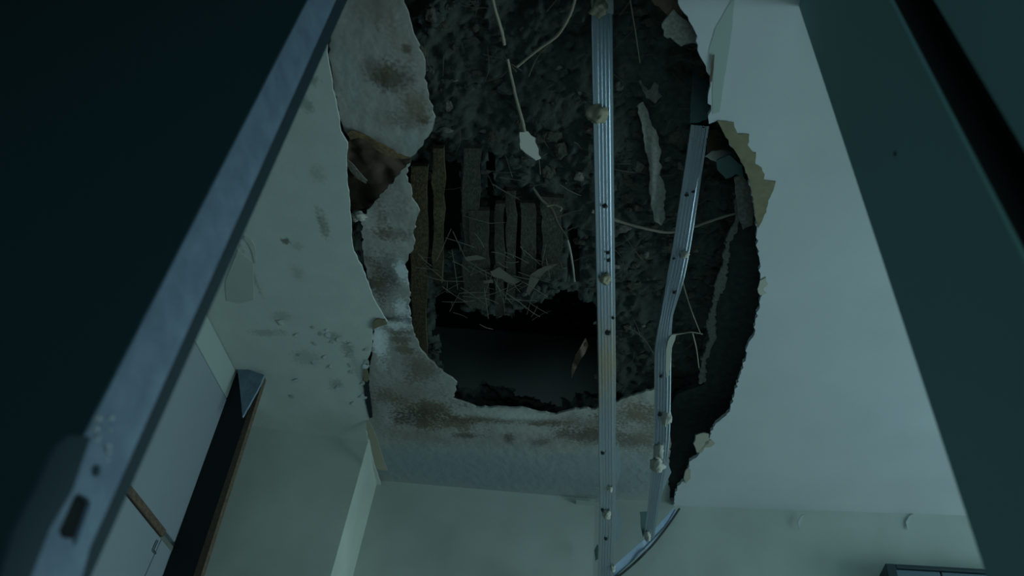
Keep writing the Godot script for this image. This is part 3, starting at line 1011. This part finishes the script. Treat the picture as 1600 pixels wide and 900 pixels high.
	var tf := obj("fluff_tuft", tuft, M.plaster_bit)
	tf.position = on_y(Vector2(559, 338), 2.728)
	tag(tf, "small pale tuft of fluff below the brown crumpled paper", "tuft")

func channels():
	# straight hanging channel
	var line := PackedVector3Array()
	var pts := [[941, -210], [941, 0], [944, 250], [947, 450], [949, 600], [949.5, 700], [950, 800], [947, 900], [945, 1000]]
	var dep := func(y: float): return 1.0 / lerpf(.595, .42, y / 900.0)
	var arr := []
	for p in pts:
		arr.append(at(Vector2(p[0], p[1]), dep.call(float(p[1]))))
	line = smooth_line(arr, 6)
	var c := root("furring_channel")
	tag(c, "long straight galvanised channel hanging the whole height of the hole", "metal channel")
	var side := cam_b * Vector3(1, 0.02, -.05)
	var im := Image.create(64, 512, false, Image.FORMAT_RGB8)
	for y in 512:
		for x in 64:
			var v := y / 511.0
			var a := clampf(1.0 - absf(v - .47) / .10, 0.0, 1.0) * 1.2 + .35 * clampf((v - .35) * 3.0, 0.0, 1.0)
			var k := clampf(a + n2.get_noise_2d(x * 9.0, y * 4.0) * 1.3 - .35 + n1.get_noise_2d(x * 3.0, y * 2.0) * .6, 0.0, 1.0)
			im.set_pixel(x, y, Color(.46, .52, .59).lerp(Color(.62, .50, .36), k * .85).linear_to_srgb())
	var rusty := mat("rust_flecked_zinc", Color.WHITE, 0.24, 0.88)
	rusty.albedo_texture = ImageTexture.create_from_image(im)
	obj("rail", sweep(line, channel_profile(.0455), func(_i): return side, func(_i): return Vector2(1, 1)), rusty, c)
	for s in [[945, 322, 5], [951, 407, 4], [950, 520, 6], [958, 497, 3], [950, 395, 4], [942, 708, 4], [952, 765, 4], [942, 797, 4], [947, 842, 4], [939, 12, 5]]:
		var o := obj("screw", lump(Vector3(1, 1, .6) * (s[2] * 1.7 / FPX * 2.0), 30, 6, .25), M.dark_screw, c)
		o.position = at(Vector2(s[0], s[1]), dep.call(float(s[1])) - .004)
	for s in [[934, 180, 15, 13], [946, 436, 9, 8], [953, 765, 5, 5], [948, 804, 8, 8], [958, 888, 5, 7], [937, 14, 12, 10]]:
		var o := obj("putty_lump", lump(Vector3(s[2], s[3], s[2]) * (2.0 / FPX * 1.85), int(s[1]), 9, .7), M.putty if s[1] < 600 else M.plaster_bit, c)
		o.position = at(Vector2(s[0], s[1]), dep.call(float(s[1])) - .007)
	for t in [[966, 690, 971, 728, 964, 760, 962, 700], [963, 790, 972, 815, 969, 838, 960, 850], [936, 690, 932, 728, 936, 750, 938, 700]]:
		var tab := scrap(t, func(p: Vector2): return dep.call(p.y) + .006, .001, 10, 0, 0)
		obj("flange_tab", tab, M.galvanised, c)
	# connector clip across the top
	var a := at(Vector2(925, 22), dep.call(22.0) - .003)
	var b := at(Vector2(958, -6), dep.call(-6.0) - .003)
	obj("connector", scrap([923, -30, 959, -30, 958, 22, 950, 20, 940, 26, 930, 20, 924, 22], func(p: Vector2): return dep.call(p.y) - .0045, .0015, 8, .5, 12), M.galvanised_stained, c)

	# bent channel
	var q = [[1094, 196, 1.86], [1086, 250, 1.90], [1075, 320, 1.95], [1064, 390, 2.0], [1052, 450, 2.04], [1041, 500, 2.08], [1036, 550, 2.12], [1035, 620, 2.17], [1033, 700, 2.22], [1024, 770, 2.29], [1014, 840, 2.36]]
	arr = []
	for p in q:
		arr.append(at(Vector2(p[0], p[1]), p[2]))
	line = smooth_line(arr, 6)
	var d := root("furring_channel")
	tag(d, "shorter bent galvanised channel with a cut top end and a dent near mid length", "metal channel")
	var side2 := cam_b * Vector3(1, 0.12, .32)
	var dent := func(i: int):
		var k := clampf(1.0 - absf(i - 29.0) / 7.0, 0.0, 1.0)
		var tip := clampf((i - 46.0) / 14.0, 0.0, 1.0)
		return Vector2(1.0 - .25 * k - .35 * tip, 1.0 + 1.2 * k)
	obj("rail", sweep(line, channel_profile(.044), func(i: int): return side2.rotated(Vector3.BACK, .25 * clampf(1.0 - absf(i - 30.0) / 6.0, 0.0, 1.0)), dent), M.galvanised, d)
	var dd := func(y: float):
		for i in q.size() - 1:
			if y <= q[i + 1][1]:
				return lerpf(q[i][2], q[i + 1][2], (y - q[i][1]) / (q[i + 1][1] - q[i][1]))
		return 2.36
	for s in [[1073, 305, 4], [1083, 300, 3], [1053, 404, 3], [1065, 400, 4], [1054, 457, 4], [1033, 588, 4], [1031, 648, 4], [1030, 700, 3]]:
		var o := obj("screw", lump(Vector3(1, 1, .6) * (s[2] * 1.7 / FPX * 2.0), 33, 6, .25), M.dark_screw, d)
		o.position = at(Vector2(s[0], s[1]), dd.call(float(s[1])) - .006)
	for s in [[1070, 397, 6, 9], [1041, 652, 8, 16], [1030, 703, 8, 16], [1027, 726, 12, 11], [1012, 838, 6, 9]]:
		var o := obj("plaster_lump", lump(Vector3(s[2], s[3], s[2]) * (2.0 / FPX * 2.1), int(s[1]), 9, .7), M.plaster_bit, d)
		o.position = at(Vector2(s[0], s[1]), dd.call(float(s[1])) - .008)
	obj("flange_tab", scrap([1041, 715, 1049, 738, 1040, 757, 1035, 770], func(p: Vector2): return dd.call(p.y) + .004, .001, 10, 0, 0), M.galvanised, d)

	# thin folded edge strip from the ceiling corner down to the straight channel
	var e := root("edge_trim")
	tag(e, "thin folded metal edge strip slanting from the ceiling corner to the straight channel", "metal strip")
	var r := [at(Vector2(1056, 790), 2.69), at(Vector2(1035, 820), 2.58), at(Vector2(1010, 850), 2.42), at(Vector2(985, 875), 2.40), at(Vector2(955, 900), 2.385), at(Vector2(935, 920), 2.39)]
	line = smooth_line(r, 4)
	obj("outer_leg", scrap([1052, 794, 1058, 800, 1018, 850, 966, 897, 962, 906, 944, 906, 957, 886, 1002, 846, 1013, 838], func(p: Vector2): return lerpf(2.42, 2.69, (p.x - 1010) / 46.0) if p.x > 1010 else lerpf(2.385, 2.42, clampf((p.x - 955) / 55.0, 0, 1)), .0012, 12, 0, 14), M.blue_steel, e)
	var r2 := []
	for v in r:
		r2.append(v + cam_b * Vector3(.009, -.011, .004))
	obj("folded_edge", sweep(smooth_line(r2, 4), PackedVector2Array([Vector2(-.003, 0), Vector2(.003, 0), Vector2(.003, .006), Vector2(-.003, .006)]), func(_i): return cam_b * Vector3(.7, -.7, .1), func(_i): return Vector2(1, 1)), M.dark_screw, e)
	tag(obj("torn_tape", scrap([1000, 800, 1014, 800, 1012, 815, 1005, 840, 1001, 822], func(_p): return 2.5, .002, 6, .6, 8), M.dark_paper), "small dark torn tape tab beside the bent channel's lower end", "tape scrap")

func hang_line(a: Array, r0: float, r1: float) -> ArrayMesh:     # x, y, depth
	var pts := []
	for i in range(0, a.size(), 3):
		var p := Vector2(a[i], a[i + 1])
		pts.append(at(p, minf(a[i + 2], dplane(p, 2.80))))   # never sunk in the soil
	return strand(pts, r0, r1)

func hanging():
	tag(obj("dangling_cord", hang_line([760, -60, 1.62, 770, 0, 1.68, 784, 50, 1.72, 788, 70, 1.74], .0035, .004), M.twig), "upper length of pale dry stem hanging at the top of the hole", "stem")
	tag(obj("dangling_cord", hang_line([793, 92, 1.84, 800, 125, 1.82, 808, 160, 1.82, 815, 185, 1.83, 821, 212, 1.84], .0032, .0045), M.twig), "pale stem with a lump of plaster stuck to its lower end", "stem")
	tag(obj("plaster_chunk", scrap([812, 208, 826, 206, 836, 214, 838, 228, 845, 246, 836, 249, 822, 240, 811, 226], func(p: Vector2): return 1.82 + .0006 * (p.x - 828), .012, 5, 1.5, 8), M.plaster_bit), "pale flat plaster chunk hanging on the end of the stem", "plaster chunk")
	tag(obj("bowed_twig", hang_line([905, -40, 1.78, 897, 4, 1.8, 886, 32, 1.81, 870, 56, 1.83, 840, 78, 1.86, 808, 104, 1.9], .0036, .003), M.twig), "bowed pale twig slanting beside the top of the straight channel", "twig")
	tag(obj("thin_wire", hang_line([978, -40, 1.74, 986, 8, 1.76, 993, 50, 1.78, 1000, 98, 1.8], .0016, .0012), M.twig), "thin wire holding the small dark rag", "wire")
	tag(obj("hanging_rag", scrap([991, 94, 1001, 95, 1008, 106, 1020, 114, 1031, 130, 1028, 142, 1034, 150, 1024, 162, 1010, 152, 1000, 132, 992, 116], func(p: Vector2): return 1.83 + .012 * sin(p.x * .25), .004, 5, 1.0, 7), M.rag), "small dark frayed rag hanging on the thin wire", "rag")
	tag(obj("torn_strip", scrap([996, 166, 1006, 160, 1013, 178, 1018, 196, 1026, 204, 1030, 222, 1033, 240, 1030, 252, 1036, 262, 1030, 274, 1036, 280, 1040, 300, 1037, 320, 1040, 340, 1034, 354, 1024, 345, 1018, 320, 1014, 290, 1016, 268, 1010, 236, 1002, 196], func(p: Vector2): return 1.86 + (p.y - 160) * .0009 + .008 * sin(p.x * .3), .005, 5, 1.6, 7), M.pale_strip), "long grey torn strip with shredded edges hanging between the two channels", "torn strip")
	tag(obj("curved_stick", hang_line([925, 330, 2.16, 965, 345, 2.14, 1000, 355, 2.12, 1045, 363, 2.12, 1085, 354, 2.13, 1120, 342, 2.14, 1155, 332, 2.16], .0045, .003), M.twig), "curved pale stick crossing behind both channels", "stick")
	var rt := root("forked_root")
	tag(rt, "forked pale root tip hanging over the soil beside the black hollow", "root")
	obj("root_stem", hang_line([832, 292, 2.05, 846, 312, 2.05, 862, 326, 2.06, 872, 350, 2.06, 886, 372, 2.06, 893, 400, 2.05, 898, 438, 2.04], .004, .0022), M.dark_root, rt)
	obj("root_tip", hang_line([887, 376, 2.058, 893, 402, 2.046, 898, 440, 2.035], .003, .0022), M.plaster_bit, rt).set_meta("label", "whitish bare root tip")
	obj("root_branch", hang_line([855, 322, 2.055, 866, 320, 2.05, 877, 325, 2.04, 875, 330, 2.04], .003, .002), M.twig, rt)
	tag(obj("dry_leaf", scrap([915, 528, 908, 540, 899, 555, 893, 575, 893, 592, 898, 580, 905, 566, 914, 552, 920, 540], func(p: Vector2): return 2.14 + .01 * sin(p.x * .4), .0015, 5, .4, 6), M.brown_paper), "narrow curled dry leaf hanging in the black hollow", "leaf")
	for w in [[[1064, 430, 2.2, 1072, 460, 2.2, 1082, 490, 2.19, 1094, 520, 2.19], "thin root slanting down right of the bent channel's dent"], [[1046, 524, 2.2, 1066, 521, 2.2, 1080, 519, 2.19, 1098, 522, 2.19], "thin root lying level beside the dent in the bent channel"], [[1082, 520, 2.2, 1088, 545, 2.21, 1092, 575, 2.22], "short thin root below the level root"], [[975, 510, 2.2, 995, 520, 2.2, 1010, 535, 2.2, 1022, 555, 2.2], "faint thin root between the two channels"], [[770, 288, 2.1, 790, 300, 2.1, 812, 312, 2.1], "short dark root stub across the laths"]]:
		tag(obj("thin_root", hang_line(w[0], .0022, .0014), M.twig if w[0][0] > 1040 else M.dark_root), w[1], "root", "thin roots in the hole")
	tag(obj("plaster_sliver", scrap([1056, 522, 1050, 524, 1043, 534, 1041, 552, 1040, 575, 1041, 590, 1046, 586, 1048, 560, 1050, 544, 1054, 532], func(_p): return 2.095, .006, 5, .8, 6), M.plaster_bit), "pale plaster sliver caught in the dent of the bent channel", "plaster chunk")
	# fine roots lying all over the soil
	var fs := begin()
	for i in 80:
		var p := Vector2(rng.randf_range(670, 1120), rng.randf_range(-20, 600))
		if p.y > 430 and p.x < 940:
			continue
		var g := on_y(p, 2.822 + rng.randf_range(-.012, .012))
		var an := rng.randf() * TAU
		var l := rng.randf_range(.012, .05)
		var dv := Vector3(cos(an), rng.randf_range(-.2, .2), sin(an)) * l
		tube(fs, smooth_line([g - dv, g + Vector3(rng.randf_range(-.01, .01), rng.randf_range(-.008, .004), rng.randf_range(-.01, .01)), g + dv], 4), rng.randf_range(.0009, .0022), .0006, 5, .2)
	obj("root_fibres", done(fs), M.dark_root, get_node("ceiling_001")).set_meta("kind", "stuff")
	# straw: one tangle
	var st := begin()
	for i in 80:
		var p := Vector2(rng.randf_range(660, 860), rng.randfn(425, 28))
		if i % 5 == 0:
			p = Vector2(rng.randf_range(690, 850), rng.randfn(470, 10))
		elif i % 7 == 0:
			p = Vector2(rng.randf_range(690, 900), rng.randf_range(200, 420))
		var g := on_y(p, 2.80 + rng.randf_range(-.012, .004))
		var an := rng.randf() * TAU
		var l := rng.randf_range(.015, .055)
		var dv := Vector3(cos(an), rng.randf_range(-.5, .1), sin(an)) * l
		tube(st, smooth_line([g - dv, g + Vector3(0, rng.randf_range(-.006, .006), 0), g + dv], 3), .0012, .0008, 4)
	tag(obj("straw", done(st), M.straw), "tangle of pale dry straw over the broken lath ends", "straw", "", "stuff")
	for s in [[[726, 402, 745, 398, 760, 404, 744, 406, 730, 408], "pale bent straw blade on the lath above the black hollow"], [[766, 424, 780, 418, 800, 432, 812, 440, 800, 446, 784, 436, 770, 432], "pale splinter crossing the broken lath ends"], [[830, 428, 846, 418, 872, 412, 850, 426, 838, 444, 826, 462, 822, 456], "long grey splinter fanning beside the broken laths"], [[755, 438, 770, 437, 771, 442, 756, 443], "short whitish splinter over the gap between laths"]]:
		tag(obj("wood_splinter", scrap(s[0], func(p): return dplane(p, 2.80), .003, 5, .6, 7), M.straw), s[1], "splinter")

func torn_rim():
	# brown paper layer laid bare on the ceiling
	var tan := [1121, 187, 1147, 190, 1148, 198, 1152, 208, 1170, 209, 1171, 220, 1168, 226, 1177, 238, 1181, 238, 1180, 255, 1190, 262, 1194, 272, 1193, 281, 1212, 283, 1210, 292, 1201, 312, 1197, 330, 1190, 345, 1185, 356, 1180, 340, 1177, 310, 1172, 287, 1163, 260, 1150, 237, 1134, 213]
	tag(obj("torn_paper", ceiling_piece(plan(tan), func(_p): return TOP - .0025, .002, .008, .001, .02), M.tan_paper), "tan saw-edged band of torn board paper on the pale ceiling", "torn paper")
	# peeling long strip
	var peel := [1148, -10, 1144, 44, 1134, 110, 1124, 175, 1114, 178, 1113, 150, 1114, 120, 1108, 92, 1108, 78, 1117, 45, 1134, 16]
	tag(obj("peeling_strip", ceiling_piece(plan(peel), func(p: Vector2): return TOP - .0007, .0006, .015, .0006, .03), M.olive_paint), "long greyish peeling paint strip hanging off the ceiling beside the hole", "paint strip")
	tag(obj("dark_slit", ceiling_piece(plan([1113, 86, 1116, 84, 1115, 105, 1112, 127, 1108, 126, 1111, 105]), func(p): return TOP - .004, .0015, .01, .0004, 0), M.brown_paper), "narrow brown split along the peeling paint strip", "torn paper")
	# brown and grey flaps at the top
	tag(obj("torn_flap", ceiling_piece(plan([1010, -30, 1060, -20, 1062, 12, 1068, 30, 1050, 32, 1036, 16, 1018, 2], 2.74), func(p: Vector2): return 2.742 + .01 * n1.get_noise_2d(p.x * 300.0, p.y * 300.0), .004, .01, .002, .02), M.brown_paper), "brown torn paper flap at the top of the hole", "torn paper")
	tag(obj("torn_flap", ceiling_piece(plan([1038, 30, 1054, 18, 1066, 30, 1080, 38, 1090, 52, 1091, 72, 1078, 68, 1062, 73, 1050, 62, 1036, 56, 1034, 44], 2.735), func(p: Vector2): return 2.738 + .006 * n1.get_noise_2d(p.x * 300.0, p.y * 300.0), .006, .008, .0035, .02), M.pale_strip), "grey-green torn plaster flap below the brown flap", "torn paper")
	tag(obj("dark_flap", scrap([1086, 76, 1096, 98, 1108, 134, 1104, 160, 1110, 172, 1103, 186, 1092, 192, 1078, 192, 1080, 150, 1084, 110], func(p: Vector2): return 1.80, .004, 6, .8, 10), M.dark_paper), "dark limp paper flap above the cut end of the bent channel", "torn paper")
	tag(obj("white_chip", scrap([1102, 244, 1112, 236, 1128, 234, 1144, 236, 1138, 246, 1120, 253], func(p: Vector2): return 1.85, .006, 5, .8, 8), M.plaster_bit), "white pointed plaster chip beside the cut channel end", "plaster chunk")
	tag(obj("brown_scrap", scrap([1104, 204, 1120, 202, 1134, 218, 1142, 232, 1124, 232, 1106, 240], func(p: Vector2): return 1.87, .004, 6, .8, 8), M.brown_paper), "brown torn scrap between cut channel end and tan paper band", "torn paper")
	for s in [[[1120, 252, 1140, 244, 1160, 262, 1164, 280, 1150, 276, 1135, 284, 1122, 268], "dark folded scrap under the white pointed chip", "dark_paper"], [[1148, 282, 1160, 276, 1172, 290, 1178, 330, 1176, 352, 1160, 360, 1152, 330], "grey folded board flap behind the tan paper band", "grey_rag"]]:
		tag(obj("board_flap", ceiling_piece(plan(s[0], 2.74), func(p: Vector2): return 2.745 + .012 * n1.get_noise_2d(p.x * 250.0, p.y * 250.0), .005, .01, .0015, .02), M[s[2]]), s[1], "torn paper")
	# broken bits low on the rim
	tag(obj("board_crumb", scrap([1088, 680, 1100, 676, 1108, 678, 1107, 692, 1098, 702, 1090, 708, 1084, 694], func(p): return dplane(p) - .006, .012, 5, 1.0, 7), M.board_core), "pale broken board corner on the lower ragged edge", "board crumb")
	tag(obj("board_crumb", scrap([1104, 689, 1112, 688, 1118, 692, 1112, 698, 1102, 700, 1098, 708, 1092, 708], func(p): return dplane(p) - .006, .01, 5, 1.0, 7), M.board_core), "small curl of torn paper beside the broken board corner", "board crumb")
	tag(obj("board_crumb", scrap([1073, 732, 1079, 734, 1078, 748, 1072, 756, 1068, 748], func(p): return dplane(p) - .006, .008, 5, 1.0, 7), M.board_core), "tiny broken bit lowest on the ragged ceiling edge", "board crumb")
	tag(obj("frayed_edge", scrap([1188, 438, 1196, 434, 1200, 444, 1192, 452, 1198, 458, 1188, 462, 1184, 452], func(p): return dplane(p) - .003, .004, 4, 1.4, 6), M.plaster_bit), "small frayed white paper point where the hole is widest", "torn paper")
	# tan chip and cream flap on the stained board's edge
	tag(obj("tan_chip", ceiling_piece(plan([582, 513, 583, 502, 590, 496, 602, 498, 606, 504, 596, 507]), func(_p): return TOP - .006, .004, .006, .0006, .01), M.tan_paper), "small tan chip of board paper at the stained board's edge", "torn paper")
	tag(obj("wood_sliver", scrap([568, 577, 573, 576, 577, 590, 574, 597, 568, 595], func(p): return dplane(p) - .006, .006, 5, .4, 6), M.tan_paper), "tan wooden sliver tip above the dark crack in the board's edge", "splinter")
	tag(obj("crack_filler", scrap([567, 596, 575, 596, 580, 630, 582, 652, 577, 654, 571, 628], func(p: Vector2): return dplane(p) - .004, .006, 6, .4, 8), M.dark_wood), "dark sliver filling the crack along the board's edge", "splinter")
	tag(obj("paper_flap", scrap([573, 654, 578, 660, 588, 682, 596, 708, 605, 735, 590, 734, 584, 722, 578, 690, 573, 672], func(p: Vector2): return dplane(Vector2(575, 658)) - .004 - (p.x - 573) * .0006, .003, 6, .3, 9), M.cream_paper), "cream triangular paper flap hanging at the wall corner", "torn paper")
	tag(obj("corner_tape", ceiling_piece(plan([900, 778, 938, 783, 932, 800, 912, 806, 902, 795], 2.70), func(p: Vector2): return 2.69, .004, .01, .001, .02), M.olive_paint), "grey three-cornered tape flap over the far wall's top edge", "tape scrap")

func small_things():
	# framed wall cupboard at the lower edge
	var z := -2.52
	var a := on_z(Vector2(1383, 880), z + .05)
	var b := on_z(Vector2(1545, 890), z + .05)
	var w := b.x - a.x + .25
	var c := root("wall_cupboard", Vector3(a.x, a.y - .55, z))
	tag(c, "dark framed pale cupboard on the far wall, only its top showing beside the door lining", "cupboard")
	obj("frame_side", box(Vector3(0, 0, -.03), Vector3(.03, .55, .05)), M.dark_frame, c)
	obj("frame_side", box(Vector3(w - .03, 0, -.03), Vector3(w, .55, .05)), M.dark_frame, c)
	obj("frame_top", box(Vector3(.03, .538, -.03), Vector3(w - .03, .55, .05)), M.dark_frame, c)
	obj("frame_bottom", box(Vector3(.03, 0, -.03), Vector3(w - .03, .02, .05)), M.dark_frame, c)
	var mid := on_z(Vector2(1462, 897), z).x - a.x
	obj("pane", box(Vector3(.031, .021, -.02), Vector3(mid - .002, .537, .04)), M.pane, c)
	obj("pane", box(Vector3(mid + .002, .021, -.02), Vector3(w - .031, .537, .04)), M.pane, c)
	# blisters where hooks were painted over
	for s in [[1250, 810, "curled paint blister high on the far wall, nearer the hole"], [1419, 810, "curled paint blister high on the far wall, above the framed cupboard"]]:
		tag(obj("paint_blister", scrap([s[0] - 4, s[1] + 6, s[0] + 2, s[1] - 4, s[0] + 9, s[1] - 7, s[0] + 4, s[1], s[0], s[1] + 10, s[0] - 1, s[1] + 18], func(p: Vector2): return on_z(p, -2.545).distance_to(EYE) / ray(p).length() - .004, .004, 4, .3, 0), M.white_paint), s[2], "paint blister")
	# shreds along the straight channel's foot
	for s in [[932, 690, "dark paint shred on the wall edge beside the straight channel, upper"], [934, 858, "dark shred on the far wall beside the straight channel, lower"]]:
		tag(obj("dark_shred", scrap([s[0] - 6, s[1] + 2, s[0], s[1] - 8, s[0] + 3, s[1], s[0] + 1, s[1] + 14, s[0] - 4, s[1] + 18], func(p: Vector2): return on_z(p, -2.53).distance_to(EYE) / ray(p).length() - .004, .003, 4, .8, 0), M.dark_paper), s[2], "shred")
